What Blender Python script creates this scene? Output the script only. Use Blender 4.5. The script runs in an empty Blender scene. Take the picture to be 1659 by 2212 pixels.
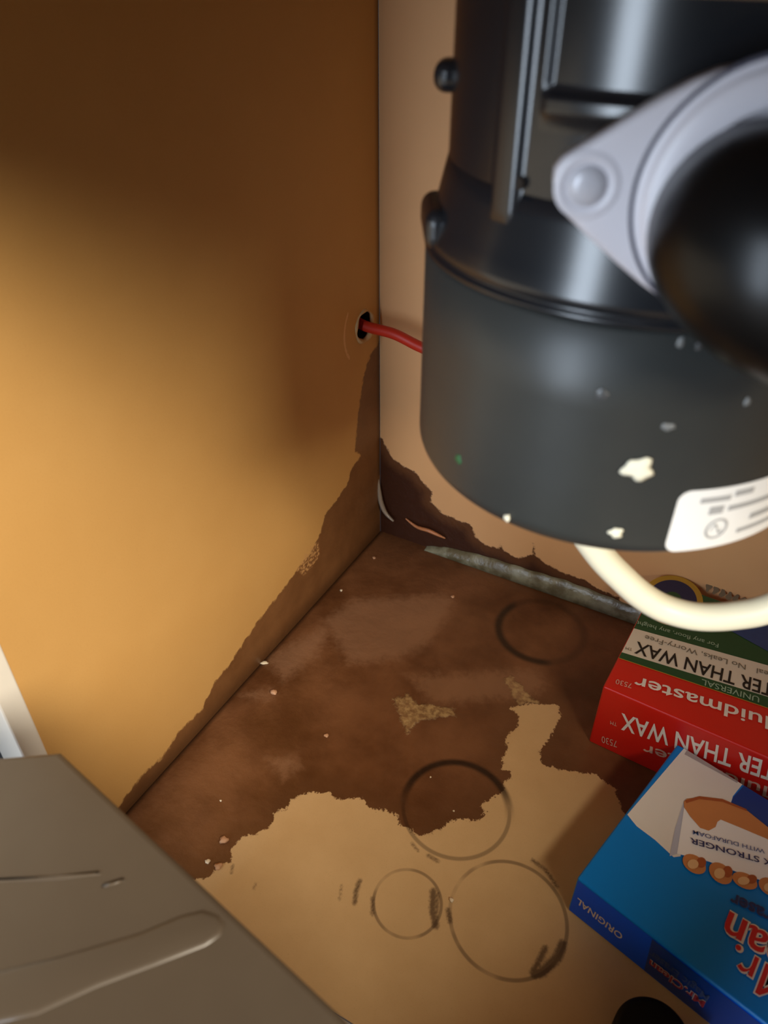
import bpy, bmesh, math, random
import numpy as np
from mathutils import Vector, Matrix

random.seed(7)
rng = np.random.default_rng(7)
SC = bpy.context.scene
COL = SC.collection

# ------------------------------------------------------------------ camera
FPX, CX, CY = 1661.0, 829.5, 1106.0            # focal length and centre for a 1659 x 2212 frame
PITCH, YAW, HCAM = math.radians(37.1), math.radians(29.2), 0.69
_F0 = np.array([-math.sin(YAW), math.cos(YAW), 0.0])
RGT = np.array([math.cos(YAW), math.sin(YAW), 0.0])
FWD = _F0 * math.cos(PITCH) + np.array([0, 0, -1.0]) * math.sin(PITCH)
UPV = _F0 * math.sin(PITCH) + np.array([0, 0, 1.0]) * math.cos(PITCH)


def ray(u, v):
    return FWD + RGT * (u - CX) / FPX + UPV * (CY - v) / FPX


_d = ray(822, 1147)                            # the far floor corner is the origin
CAM = -_d * (HCAM / -_d[2])
cam_data = bpy.data.cameras.new('camera')
cam = bpy.data.objects.new('camera', cam_data)
COL.objects.link(cam)
cam.matrix_world = Matrix(((RGT[0], UPV[0], -FWD[0], CAM[0]), (RGT[1], UPV[1], -FWD[1], CAM[1]),
                           (RGT[2], UPV[2], -FWD[2], CAM[2]), (0, 0, 0, 1)))
cam_data.sensor_fit = 'VERTICAL'
cam_data.sensor_height = 36.0
cam_data.sensor_width = 27.0
cam_data.lens = 36.0 * FPX / 2212.0
cam_data.clip_start = 0.01
cam_data.dof.use_dof = True
cam_data.dof.focus_distance = 0.80
cam_data.dof.aperture_fstop = 6.5
SC.camera = cam

# ------------------------------------------------------------------ world and lights
world = bpy.data.worlds.new('world')
SC.world = world
world.use_nodes = True
bg = world.node_tree.nodes['Background']
bg.inputs[0].default_value = (0.80, 0.86, 1.0, 1)
bg.inputs[1].default_value = 0.03


def area_light(name, loc, target, size, size_y, power, color):
    ld = bpy.data.lights.new(name, 'AREA')
    ld.shape = 'RECTANGLE'
    ld.size, ld.size_y, ld.energy, ld.color = size, size_y, power, color
    o = bpy.data.objects.new(name, ld)
    COL.objects.link(o)
    o.location = loc
    o.rotation_euler = (Vector(target) - Vector(loc)).to_track_quat('-Z', 'Y').to_euler()
    return o


area_light('ceiling_lamp', (1.62, -1.22, 1.37), (0.1, -0.2, 0.15), 0.66, 0.62, 57, (1.0, 0.89, 0.71))
area_light('window_light', (-0.06, -2.4, 0.80), (0.35, -0.3, 0.5), 0.42, 1.6, 36, (0.74, 0.86, 1.0))

SC.view_settings.view_transform = 'Standard'
SC.view_settings.look = 'None'
SC.view_settings.exposure = 0.16
SC.view_settings.gamma = 1.0
SC.view_settings.use_curve_mapping = False


# ------------------------------------------------------------------ geometry helpers
def on_floor(u, v, z=0.0):
    d = ray(u, v)
    return CAM + d * ((z - CAM[2]) / d[2])


def on_back(u, v, y=0.0):
    d = ray(u, v)
    return CAM + d * ((y - CAM[1]) / d[1])


def on_left(u, v, x=0.0):
    d = ray(u, v)
    return CAM + d * ((x - CAM[0]) / d[0])


def srgb(r, g, b):
    def f(c):
        c /= 255.0
        return c / 12.92 if c <= 0.04045 else ((c + 0.055) / 1.055) ** 2.4
    return (f(r), f(g), f(b), 1.0)


def link(name, me, mat=None, parent=None):
    o = bpy.data.objects.new(name, me)
    COL.objects.link(o)
    if mat is not None and len(me.materials) == 0:
        me.materials.append(mat)
    if parent is not None:
        o.parent = parent
    return o


def mesh(name, verts, faces, mat=None, parent=None, smooth=False):
    me = bpy.data.meshes.new(name)
    me.from_pydata([tuple(map(float, v)) for v in verts], [], [tuple(map(int, f)) for f in faces])
    me.update()
    if smooth:
        me.shade_smooth()
    return link(name, me, mat, parent)


def from_bm(name, bm, mat=None, parent=None, smooth=False):
    me = bpy.data.meshes.new(name)
    bmesh.ops.recalc_face_normals(bm, faces=bm.faces)
    bm.to_mesh(me)
    bm.free()
    if smooth:
        me.shade_smooth()
    return link(name, me, mat, parent)


def thing(name, label, cat, loc=(0, 0, 0), rotz=0.0, group=None):
    o = bpy.data.objects.new(name, None)
    COL.objects.link(o)
    o.empty_display_size = 0.02
    o.location = loc
    o.rotation_euler = (0, 0, rotz)
    tag(o, label, cat, group)
    return o


def tag(o, label, cat, group=None):
    o['label'] = label
    o['category'] = cat
    if group:
        o['group'] = group
    return o


def struct(o, label=None):
    o['kind'] = 'structure'
    if label:
        o['label'] = label
    return o


def box_bm(x0, x1, y0, y1, z0, z1, bevel=0.0, seg=2):
    bm = bmesh.new()
    bmesh.ops.create_cube(bm, size=1.0)
    for v in bm.verts:
        v.co = Vector(((x0 + x1) / 2 + v.co.x * (x1 - x0), (y0 + y1) / 2 + v.co.y * (y1 - y0),
                       (z0 + z1) / 2 + v.co.z * (z1 - z0)))
    if bevel:
        bmesh.ops.bevel(bm, geom=list(bm.edges), offset=bevel, segments=seg, affect='EDGES', profile=0.5)
    return bm


def prism_bm(outline, thick, bevel=0.0, seg=3):
    """outline: list of (x, y), extruded along +z by thick, top edge bevelled."""
    bm = bmesh.new()
    vs = [bm.verts.new((p[0], p[1], 0)) for p in outline]
    f = bm.faces.new(vs)
    ext = bmesh.ops.extrude_face_region(bm, geom=[f])
    tv = [g for g in ext['geom'] if isinstance(g, bmesh.types.BMVert)]
    for v in tv:
        v.co.z += thick
    bmesh.ops.recalc_face_normals(bm, faces=bm.faces)
    if bevel:
        s = set(tv)
        ed = [e for e in bm.edges if e.verts[0] in s and e.verts[1] in s]
        bmesh.ops.bevel(bm, geom=ed, offset=bevel, segments=seg, affect='EDGES', profile=0.5)
    return bm


def lathe(name, profile, mat, parent, n=96, center=(0, 0), smooth=True, a0=0.0, a1=2 * math.pi, rfun=None):
    verts, faces = [], []
    full = abs(a1 - a0 - 2 * math.pi) < 1e-6
    m = n if full else n + 1
    for i in range(m):
        a = a0 + (a1 - a0) * i / n
        for (r, z) in profile:
            rr = rfun(r, z, a) if rfun else r
            verts.append((center[0] + rr * math.cos(a), center[1] + rr * math.sin(a), z))
    k = len(profile)
    for i in range(n):
        j = (i + 1) % m
        for q in range(k - 1):
            faces.append((i * k + q, j * k + q, j * k + q + 1, i * k + q + 1))
    return mesh(name, verts, faces, mat, parent, smooth)


def tube(name, pts, rx, mat, parent=None, ry=None, n=16, smooth_pts=True, up=(0, 0, 1), rfun=None):
    P = [Vector(p) for p in pts]
    if smooth_pts:
        Q = []
        for i in range(len(P) - 1):
            p0, p1, p2, p3 = P[max(i - 1, 0)], P[i], P[i + 1], P[min(i + 2, len(P) - 1)]
            for s in range(8):
                t = s / 8
                Q.append(0.5 * ((2 * p1) + (p2 - p0) * t + (2 * p0 - 5 * p1 + 4 * p2 - p3) * t * t
                                + (-p0 + 3 * p1 - 3 * p2 + p3) * t ** 3))
        Q.append(P[-1])
        P = Q
    ry = rx if ry is None else ry
    verts, faces = [], []
    for i, p in enumerate(P):
        t = (P[min(i + 1, len(P) - 1)] - P[max(i - 1, 0)]).normalized()
        s = t.cross(Vector(up))
        s = s.normalized() if s.length > 1e-6 else Vector((1, 0, 0))
        b = s.cross(t).normalized()
        k = rfun(i / (len(P) - 1)) if rfun else 1.0
        for j in range(n):
            a = 2 * math.pi * j / n
            verts.append(p + s * math.cos(a) * rx * k + b * math.sin(a) * ry * k)
    for i in range(len(P) - 1):
        for j in range(n):
            k = (j + 1) % n
            faces.append((i * n + j, i * n + k, (i + 1) * n + k, (i + 1) * n + j))
    faces.append(tuple(range(n))[::-1])
    faces.append(tuple((len(P) - 1) * n + j for j in range(n)))
    return mesh(name, verts, faces, mat, parent, True)


# ------------------------------------------------------------------ materials
def new_mat(name):
    m = bpy.data.materials.new(name)
    m.use_nodes = True
    nt = m.node_tree
    return m, nt, nt.nodes['Principled BSDF']


class N:
    """small node-graph builder"""

    def __init__(self, nt):
        self.nt = nt
        self.tc = nt.nodes.new('ShaderNodeTexCoord').outputs['Object']

    def _in(self, node, i, v):
        if isinstance(v, bpy.types.NodeSocket):
            self.nt.links.new(v, node.inputs[i])
        else:
            node.inputs[i].default_value = v

    def math(self, op, a, b=0.0, clamp=False):
        n = self.nt.nodes.new('ShaderNodeMath')
        n.operation, n.use_clamp = op, clamp
        self._in(n, 0, a)
        self._in(n, 1, b)
        return n.outputs[0]

    def noise(self, scale, detail=4, rough=0.6, vec=None, color=False):
        n = self.nt.nodes.new('ShaderNodeTexNoise')
        n.inputs['Scale'].default_value = scale
        n.inputs['Detail'].default_value = detail
        n.inputs['Roughness'].default_value = rough
        self.nt.links.new(vec or self.tc, n.inputs['Vector'])
        return n.outputs['Color' if color else 'Fac']

    def step(self, v, a, b):
        n = self.nt.nodes.new('ShaderNodeMapRange')
        n.interpolation_type = 'SMOOTHSTEP'
        self._in(n, 0, v)
        n.inputs[1].default_value, n.inputs[2].default_value = a, b
        n.inputs[3].default_value, n.inputs[4].default_value = 0.0, 1.0
        return n.outputs[0]

    def mix(self, fac, a, b):
        n = self.nt.nodes.new('ShaderNodeMix')
        n.data_type = 'RGBA'
        self._in(n, 0, fac)
        self._in(n, 6, a)
        self._in(n, 7, b)
        return n.outputs[2]

    def attr(self, name):
        n = self.nt.nodes.new('ShaderNodeAttribute')
        n.attribute_name = name
        return n.outputs['Fac']

    def sep(self):
        n = self.nt.nodes.new('ShaderNodeSeparateXYZ')
        self.nt.links.new(self.tc, n.inputs[0])
        return n.outputs

    def scaled(self, sx, sy, sz):
        n = self.nt.nodes.new('ShaderNodeMapping')
        n.inputs['Scale'].default_value = (sx, sy, sz)
        self.nt.links.new(self.tc, n.inputs['Vector'])
        return n.outputs[0]

    def bump(self, h, strength, dist, bsdf):
        n = self.nt.nodes.new('ShaderNodeBump')
        n.inputs['Strength'].default_value = strength
        n.inputs['Distance'].default_value = dist
        self._in(n, 'Height', h)
        self.nt.links.new(n.outputs[0], bsdf.inputs['Normal'])


def simple(name, col, rough=0.5, var=0.12, scale=60, metallic=0.0, bump=0.0, coat=0.0, spec=0.5):
    m, nt, b = new_mat(name)
    g = N(nt)
    f = g.noise(scale, 3)
    c0 = tuple(c * (1 - var) for c in col[:3]) + (1,)
    c1 = tuple(min(1, c * (1 + var)) for c in col[:3]) + (1,)
    nt.links.new(g.mix(f, c0, c1), b.inputs['Base Color'])
    b.inputs['Roughness'].default_value = rough
    b.inputs['Metallic'].default_value = metallic
    b.inputs['Coat Weight'].default_value = coat
    b.inputs['Specular IOR Level'].default_value = spec
    if bump:
        g.bump(g.noise(scale * 4, 3), bump, 0.001, b)
    return m


# ------------------------------------------------------------------ signed distances on wall grids
def seg_dist(P, A, B):
    d = B - A
    L = (d * d).sum()
    t = np.clip(((P - A) @ d) / max(L, 1e-12), 0, 1)
    return np.sqrt(((P - A - t[:, None] * d) ** 2).sum(1))


def poly_sdf(P, poly):
    """negative outside, positive inside"""
    poly = np.asarray(poly, float)
    D = np.full(len(P), 1e9)
    inside = np.zeros(len(P), bool)
    for i in range(len(poly)):
        A, B = poly[i], poly[(i + 1) % len(poly)]
        D = np.minimum(D, seg_dist(P, A, B))
        c = (A[1] > P[:, 1]) != (B[1] > P[:, 1])
        with np.errstate(divide='ignore', invalid='ignore'):
            xi = (B[0] - A[0]) * (P[:, 1] - A[1]) / (B[1] - A[1]) + A[0]
        inside ^= c & (P[:, 0] < xi)
    return np.where(inside, D, -D)


def line_sdf(P, lines):
    """each line: (points, half width); positive inside the stroke"""
    out = np.full(len(P), -1.0)
    for pts, w in lines:
        pts = np.asarray(pts, float)
        for i in range(len(pts) - 1):
            out = np.maximum(out, w - seg_dist(P, pts[i], pts[i + 1]))
    return out


def grid_panel(name, us, vs, to3, thickness_dir, mat, attrs, hole=None):
    """a sheet of small quads with float attributes; closed behind by a plain slab"""
    U, V = np.meshgrid(us, vs, indexing='ij')
    P = np.stack([U.ravel(), V.ravel()], 1)
    nu, nv = len(us), len(vs)
    keep = None
    Q = P.copy()
    if hole is not None:
        c, r = np.asarray(hole[0]), hole[1]
        dist = np.sqrt(((P - c) ** 2).sum(1))
        step = us[1] - us[0]
        inner = dist < r - 0.5 * step
        near = (~inner) & (dist < r + 0.75 * step)
        Q[near] = c + (P[near] - c) / dist[near][:, None] * r
        keep = ~inner
    idx = np.arange(nu * nv).reshape(nu, nv)
    faces = np.stack([idx[:-1, :-1].ravel(), idx[1:, :-1].ravel(), idx[1:, 1:].ravel(), idx[:-1, 1:].ravel()], 1)
    if keep is not None:
        faces = faces[keep[faces].all(1)]
    verts = np.array([to3(u, v) for u, v in Q])
    n0 = np.cross(verts[faces[0][1]] - verts[faces[0][0]], verts[faces[0][3]] - verts[faces[0][0]])
    if n0 @ np.asarray(thickness_dir) > 0:
        faces = faces[:, ::-1]
    me = bpy.data.meshes.new(name)
    me.from_pydata(verts.tolist(), [], faces.tolist())
    me.update()
    for an, fn in attrs.items():
        a = me.attributes.new(an, 'FLOAT', 'POINT')
        a.data.foreach_set('value', fn(Q).astype(np.float32))
    return link(name, me, mat)


# ================================================================== THE SETTING
XR, YF, ZC = 0.86, -0.556, 0.684        # right wall, front of the cabinet, underside of the counter


def fl2(u, v):
    return on_floor(u, v)[:2]


def lw2(u, v):
    return on_left(u, v)[1:]


def bw2(u, v):
    p = on_back(u, v)
    return np.array([p[0], p[2]])


# ---- floor: pale board with a brown water stain, rings left by cans
floor_stain_px = [(451, 1893), (468, 1876), (497, 1858), (503, 1832), (520, 1808), (553, 1801), (580, 1790), (594, 1758),
                  (620, 1745), (630, 1727), (656, 1714), (708, 1711), (728, 1727), (779, 1724), (800, 1745), (832, 1752),
                  (856, 1760), (864, 1781), (885, 1794), (905, 1806), (918, 1806), (945, 1793), (974, 1775), (990, 1768),
                  (1015, 1773), (1040, 1770), (1053, 1755), (1038, 1745), (1046, 1732), (1086, 1711), (1089, 1690),
                  (1104, 1678), (1102, 1665), (1084, 1662), (1087, 1637), (1097, 1616), (1092, 1596), (1117, 1570),
                  (1122, 1550), (1102, 1529), (1143, 1522), (1204, 1522), (1212, 1550), (1199, 1570), (1179, 1606),
                  (1166, 1622), (1168, 1651), (1205, 1660), (1242, 1667), (1284, 1672), (1330, 1704), (1340, 1746),
                  (1375, 1790)]
stain_poly = [fl2(*p) for p in floor_stain_px] + [(0.92, -0.33), (0.95, 0.05), (-0.05, 0.05), (-0.05, -0.60), (0.03, -0.60)]
pale_px = [[(690, 1340), (760, 1290), (850, 1285), (960, 1280), (990, 1300), (960, 1350), (925, 1400), (860, 1430), (750, 1440)],
           [(505, 1500), (545, 1490), (600, 1485), (590, 1515), (545, 1515)],
           [(870, 1455), (1000, 1450), (1100, 1440), (1165, 1440), (1190, 1480), (1150, 1515), (1040, 1520), (930, 1530)],
           [(565, 1640), (640, 1625), (660, 1660), (610, 1690)],
           [(560, 1420), (700, 1345), (720, 1360), (690, 1420), (610, 1480)]]
pale_polys = [[fl2(*p) for p in q] for q in pale_px]
yellow_px = [[(845, 1510), (880, 1500), (905, 1520), (985, 1530), (985, 1548), (930, 1553), (900, 1562), (880, 1590), (868, 1560)],
             [(1085, 1465), (1105, 1460), (1165, 1520), (1120, 1525)]]
yellow_polys = [[fl2(*p) for p in q] for q in yellow_px]
mark_px = [([(936, 1925), (934, 1965), (941, 2000)], 7), ([(946, 1930), (942, 1990)], 4),
           ([(1178, 2048), (1160, 2085), (1150, 2101)], 6), ([(1215, 2040), (1205, 2068), (1172, 2100), (1155, 2104)], 9),
           ([(777, 1903), (769, 1925), (766, 1950)], 5), ([(738, 1912), (733, 1945)], 2),
           ([(805, 1940), (805, 1975)], 4), ([(925, 1848), (945, 1860)], 4), ([(890, 1822), (903, 1838)], 3),
           ([(1150, 1858), (1178, 1878), (1203, 1915)], 4), ([(968, 1965), (972, 1990)], 5),
           ([(503, 1870), (500, 1885)], 3), ([(552, 1908), (548, 1922)], 2)]
mark_lines = [([fl2(*p) for p in pts], w * 0.00048) for pts, w in mark_px]
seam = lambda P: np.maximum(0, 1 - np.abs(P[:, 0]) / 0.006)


def rings_for(g):
    """distance fields of four can rings, built from the object's own coordinates"""
    x, y, z = g.sep()
    out = []
    for (l, r, t, b, wide) in RINGS:
        pts = np.array([fl2(*l), fl2(*r), fl2(*t), fl2(*b)])
        A = np.c_[2 * pts, np.ones(4)]
        sol = np.linalg.lstsq(A, (pts ** 2).sum(1), rcond=None)[0]
        c = sol[:2]
        rad = math.sqrt(sol[2] + c @ c)
        dx = g.math('SUBTRACT', x, float(c[0]))
        dy = g.math('SUBTRACT', y, float(c[1]))
        dd = g.math('SQRT', g.math('ADD', g.math('MULTIPLY', dx, dx), g.math('MULTIPLY', dy, dy)))
        e = g.math('ABSOLUTE', g.math('SUBTRACT', dd, rad))
        out.append((e, wide, dx, dy))
    return out


RINGS = [((868, 1750), (1104, 1755), (990, 1650), (985, 1851), 0.0028),
         ((803, 1950), (957, 1950), (880, 1882), (880, 2022), 0.0020),
         ((974, 1985), (1222, 1985), (1095, 1860), (1095, 2118), 0.0024),
         ((1078, 1365), (1262, 1370), (1175, 1300), (1160, 1428), 0.0040)]

m_floor, nt, b = new_mat('stained_board')
g = N(nt)
jag = g.math('MULTIPLY', g.math('SUBTRACT', g.noise(120, 5, 0.7), 0.5), 0.014)
fine = g.math('MULTIPLY', g.math('SUBTRACT', g.noise(380, 3, 0.6), 0.5), 0.007)
sd = g.math('ADD', g.math('ADD', g.attr('stain'), jag), fine)
stain = g.step(sd, -0.0006, 0.0009)
speck = g.noise(900, 2)
tan = g.mix(g.noise(22, 4), srgb(196, 160, 112), srgb(216, 182, 134))
tan = g.mix(g.math('MULTIPLY', g.step(speck, 0.58, 0.75), 0.25), tan, srgb(150, 112, 70))
wet_edge = g.math('SUBTRACT', 1.0, g.step(sd, 0.0, 0.035))
brown = g.mix(g.step(g.noise(9, 5, 0.6), 0.32, 0.70), srgb(84, 48, 22), srgb(122, 80, 50))
brown = g.mix(g.math('MULTIPLY', wet_edge, 0.55), brown, srgb(96, 62, 36))
pale = g.step(g.math('ADD', g.attr('pale'), g.math('MULTIPLY', jag, 2.2)), -0.006, 0.016)
brown = g.mix(g.math('MULTIPLY', pale, 0.55), brown, srgb(152, 112, 82))
yel = g.step(g.math('ADD', g.attr('yellow'), g.math('MULTIPLY', jag, 1.3)), -0.001, 0.003)
brown = g.mix(g.math('MULTIPLY', yel, g.math('ADD', g.math('MULTIPLY', g.step(g.noise(150, 3), 0.35, 0.7), 0.6), 0.2)), brown, srgb(190, 160, 110))
col = g.mix(stain, tan, brown)
for i, (e, wd, dx, dy) in enumerate(rings_for(g)):
    hard = g.math('SUBTRACT', 1.0, g.step(e, wd * 0.35, wd))
    brk = g.step(g.noise(24 if i else 12, 2), 0.30, 0.55)
    if i == 0:      # the far half of the big ring is the dark, wide one
        back = g.step(g.math('ADD', g.math('MULTIPLY', dx, -0.45), dy), -0.02, 0.035)
        hard = g.math('MAXIMUM', g.math('MULTIPLY', hard, 0.5),
                      g.math('MULTIPLY', g.math('SUBTRACT', 1.0, g.step(e, 0.001, 0.0062)), back))
        amt = hard
    elif i == 3:
        low = g.step(g.math('ADD', dx, dy), 0.0, -0.03)
        amt = g.math('MULTIPLY', g.math('SUBTRACT', 1.0, g.step(e, 0.001, 0.008)), g.math('MAXIMUM', low, 0.35))
    else:
        amt = g.math('MULTIPLY', hard, g.math('ADD', g.math('MULTIPLY', brk, 0.62), 0.08))
    col = g.mix(g.math('MULTIPLY', amt, 0.92 if i in (0, 3) else 0.8), col, srgb(30, 15, 6) if i in (0, 3) else srgb(62, 40, 24))
mk = g.step(g.math('ADD', g.attr('mark'), g.math('MULTIPLY', fine, 0.5)), -0.0014, 0.0024)
col = g.mix(g.math('MULTIPLY', mk, 0.8), col, srgb(64, 40, 20))
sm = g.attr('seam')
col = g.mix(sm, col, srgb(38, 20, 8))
nt.links.new(col, b.inputs['Base Color'])
rg = g.math('SUBTRACT', 0.62, g.math('MULTIPLY', stain, g.math('ADD', 0.10, g.math('MULTIPLY', g.noise(35, 3), 0.30))))
nt.links.new(rg, b.inputs['Roughness'])
h = g.math('ADD', g.math('MULTIPLY', g.noise(60, 5, 0.6), g.math('ADD', 0.25, stain)), g.math('MULTIPLY', stain, -0.6))
h = g.math('ADD', h, g.math('MULTIPLY', yel, 0.8))
g.bump(h, 0.5, 0.0022, b)

floor = grid_panel('floor', np.arange(0.0, 0.8601, 0.002), np.arange(-0.556, 0.0001, 0.002),
                   lambda u, v: (u, v, 0.0), (0, 0, -1), m_floor,
                   {'stain': lambda P: poly_sdf(P, stain_poly),
                    'pale': lambda P: np.max([poly_sdf(P, q) for q in pale_polys], axis=0),
                    'yellow': lambda P: np.max([poly_sdf(P, q) for q in yellow_polys], axis=0),
                    'mark': lambda P: line_sdf(P, mark_lines), 'seam': seam})
struct(floor, 'cabinet floor board with a large brown water stain and can rings')

# ---- left wall: tan laminate, stained along the bottom, a drilled hole near the corner
left_px = [(803, 760), (790, 790), (782, 830), (772, 900), (768, 955), (766, 975), (778, 985), (757, 1015), (748, 1050),
           (722, 1085), (700, 1112), (693, 1150), (672, 1190), (645, 1225), (606, 1280), (572, 1320), (540, 1365),
           (490, 1440), (462, 1475), (432, 1535), (412, 1555), (385, 1580), (352, 1632), (305, 1675), (270, 1720), (245, 1760)]
left_poly = [lw2(*p) for p in left_px] + [(-0.60, 0.0), (-0.60, -0.02), (0.02, -0.02), (0.02, 0.30)]
left_scuff = [lw2(*p) for p in [(690, 1172), (668, 1180), (640, 1230), (655, 1245), (690, 1205)]]
HOLE_C, HOLE_R = np.array([-0.0375, 0.3275]), 0.0165

m_left, nt, b = new_mat('tan_laminate')
g = N(nt)
jag = g.math('MULTIPLY', g.math('SUBTRACT', g.noise(90, 5, 0.65), 0.5), 0.016)
sd = g.math('ADD', g.attr('stain'), jag)
stain = g.step(sd, -0.001, 0.003)
tan = g.mix(g.noise(9, 3), srgb(196, 150, 86), srgb(208, 164, 100))
tan = g.mix(g.math('MULTIPLY', g.step(g.noise(700, 2), 0.5, 0.8), 0.12), tan, srgb(150, 100, 50))
brown = g.mix(g.noise(26, 4), srgb(98, 62, 32), srgb(140, 98, 60))
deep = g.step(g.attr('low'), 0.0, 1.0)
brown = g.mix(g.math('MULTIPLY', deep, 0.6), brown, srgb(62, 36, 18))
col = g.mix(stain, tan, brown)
sc = g.math('MULTIPLY', g.step(g.math('ADD', g.attr('scuff'), jag), -0.001, 0.002), g.step(g.noise(220, 4), 0.42, 0.6))
col = g.mix(sc, col, srgb(196, 150, 96))
arc = g.attr('arc')
col = g.mix(g.math('MULTIPLY', g.step(arc, 0.0, 0.001), 0.7), col, srgb(232, 196, 146))
col = g.mix(g.math('MULTIPLY', g.attr('corner_band'), 0.75), col, srgb(46, 28, 12))  # panel coloured darker towards the back corner
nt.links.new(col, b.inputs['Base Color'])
nt.links.new(g.math('SUBTRACT', 0.55, g.math('MULTIPLY', stain, 0.12)), b.inputs['Roughness'])
g.bump(g.math('ADD', g.math('MULTIPLY', g.noise(300, 3), 0.15), g.math('MULTIPLY', stain, g.noise(70, 4))), 0.35, 0.0018, b)


def arc_attr(P):
    d = np.sqrt(((P - HOLE_C) ** 2).sum(1))
    a = np.degrees(np.arctan2(P[:, 1] - HOLE_C[1], P[:, 0] - HOLE_C[0]))
    o = 0.0022 - np.abs(d - (HOLE_R + 0.0260))
    return np.where((np.abs(a) > 140) & (o > 0), o, np.where(d < HOLE_R + 0.004, 0.0006, -0.001))


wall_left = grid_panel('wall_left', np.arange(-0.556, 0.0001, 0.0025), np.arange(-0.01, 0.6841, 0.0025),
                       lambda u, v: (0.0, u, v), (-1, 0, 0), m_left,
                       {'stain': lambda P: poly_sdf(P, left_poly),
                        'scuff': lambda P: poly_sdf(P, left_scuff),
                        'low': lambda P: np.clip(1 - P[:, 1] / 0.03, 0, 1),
                        'corner_band': lambda P: np.clip(1 - (-P[:, 0]) / 0.010, 0, 1) * (P[:, 1] > 0.10),
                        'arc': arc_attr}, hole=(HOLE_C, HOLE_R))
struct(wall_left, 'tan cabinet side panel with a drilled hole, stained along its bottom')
m_dark = simple('hole_dark', srgb(34, 26, 20), 0.9)
n = 32
hv = [(-s * 0.022, HOLE_C[0] + HOLE_R * math.cos(2 * math.pi * i / n), HOLE_C[1] + HOLE_R * math.sin(2 * math.pi * i / n))
      for s in (0, 1) for i in range(n)]
hf = [(i, (i + 1) % n, n + (i + 1) % n, n + i) for i in range(n)] + [tuple(n + i for i in range(n))]
mesh('hole_lining', hv, hf, m_dark, wall_left)
# crumbled filler round the rim of the hole
m_filler = simple('filler', srgb(196, 164, 116), 0.8, 0.2, 200, bump=0.5)
fv, ff = [], []
nn, kk = 40, 8
for i in range(nn):
    a = 2 * math.pi * i / nn
    amp = 0.0016 + 0.0024 * max(0, math.cos(a + 0.9)) + 0.0007 * math.sin(5 * a)
    for j in range(kk):
        bq = 2 * math.pi * j / kk
        rr = HOLE_R + 0.0012 + amp * math.cos(bq)
        fv.append((max(-0.001, 0.0005 + amp * math.sin(bq)), HOLE_C[0] + rr * math.cos(a), HOLE_C[1] + rr * math.sin(a)))
for i in range(nn):
    for j in range(kk):
        i2, j2 = (i + 1) % nn, (j + 1) % kk
        ff.append((i * kk + j, i2 * kk + j, i2 * kk + j2, i * kk + j2))
mesh('hole_rim', fv, ff, m_filler, wall_left, True)

# ---- back wall
back_px = [(812, 935), (826, 948), (835, 965), (850, 990), (872, 1006), (898, 1020), (912, 1040), (934, 1062), (932, 1085),
           (955, 1107), (985, 1122), (1018, 1133), (1028, 1160), (1052, 1178), (1076, 1184), (1082, 1172), (1090, 1190),
           (1120, 1206), (1148, 1196), (1152, 1172), (1158, 1200), (1178, 1216), (1215, 1236), (1260, 1252), (1300, 1275), (1340, 1290)]
back_poly = [bw2(*p) for p in back_px] + [(0.34, -0.02), (-0.02, -0.02), (-0.02, 0.115)]
m_back, nt, b = new_mat('rear_panel')
g = N(nt)
jag = g.math('MULTIPLY', g.math('SUBTRACT', g.noise(130, 5, 0.7), 0.5), 0.012)
sd = g.math('ADD', g.attr('stain'), jag)
stain = g.step(sd, -0.0005, 0.0018)
tan = g.mix(g.noise(8, 3), srgb(212, 160, 108), srgb(224, 174, 120))
brown = g.mix(g.step(sd, 0.004, 0.022), srgb(92, 56, 30), srgb(58, 28, 12))
col = g.mix(stain, tan, brown)
nt.links.new(col, b.inputs['Base Color'])
nt.links.new(g.math('SUBTRACT', 0.6, g.math('MULTIPLY', stain, 0.2)), b.inputs['Roughness'])
g.bump(g.math('MULTIPLY', stain, g.noise(70, 4)), 0.4, 0.002, b)
wall_back = grid_panel('wall_back', np.arange(0.0, 0.8601, 0.0025), np.arange(-0.01, 0.6841, 0.0025),
                       lambda u, v: (u, 0.0, v), (0, 1, 0), m_back, {'stain': lambda P: poly_sdf(P, back_poly)})
struct(wall_back, 'tan cabinet rear panel, stained dark in its lower left corner')

m_right = simple('right_panel', srgb(206, 158, 96), 0.55, 0.05, 9)
struct(from_bm('wall_right', box_bm(XR, XR + 0.016, YF, 0.0, -0.01, ZC), m_right))
m_under = simple('counter_underside', srgb(120, 96, 70), 0.7, 0.1, 20)
struct(from_bm('ceiling', box_bm(-0.02, XR + 0.02, YF - 0.072, 0.02, ZC, ZC + 0.04), m_under))
m_white = simple('white_paint', srgb(226, 222, 214), 0.45, 0.03, 40)
struct(from_bm('trim_1', box_bm(-0.03, 0.004, YF - 0.019, YF, -0.12, ZC, 0.0015), m_white), 'white painted stile at the left front of the cabinet')
struct(from_bm('trim_2', box_bm(XR - 0.004, XR + 0.03, YF - 0.019, YF, -0.12, ZC, 0.0015), m_white))
struct(from_bm('trim_3', box_bm(0.004, XR - 0.004, YF - 0.019, YF, -0.12, -0.001, 0.0015), m_white))
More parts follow.
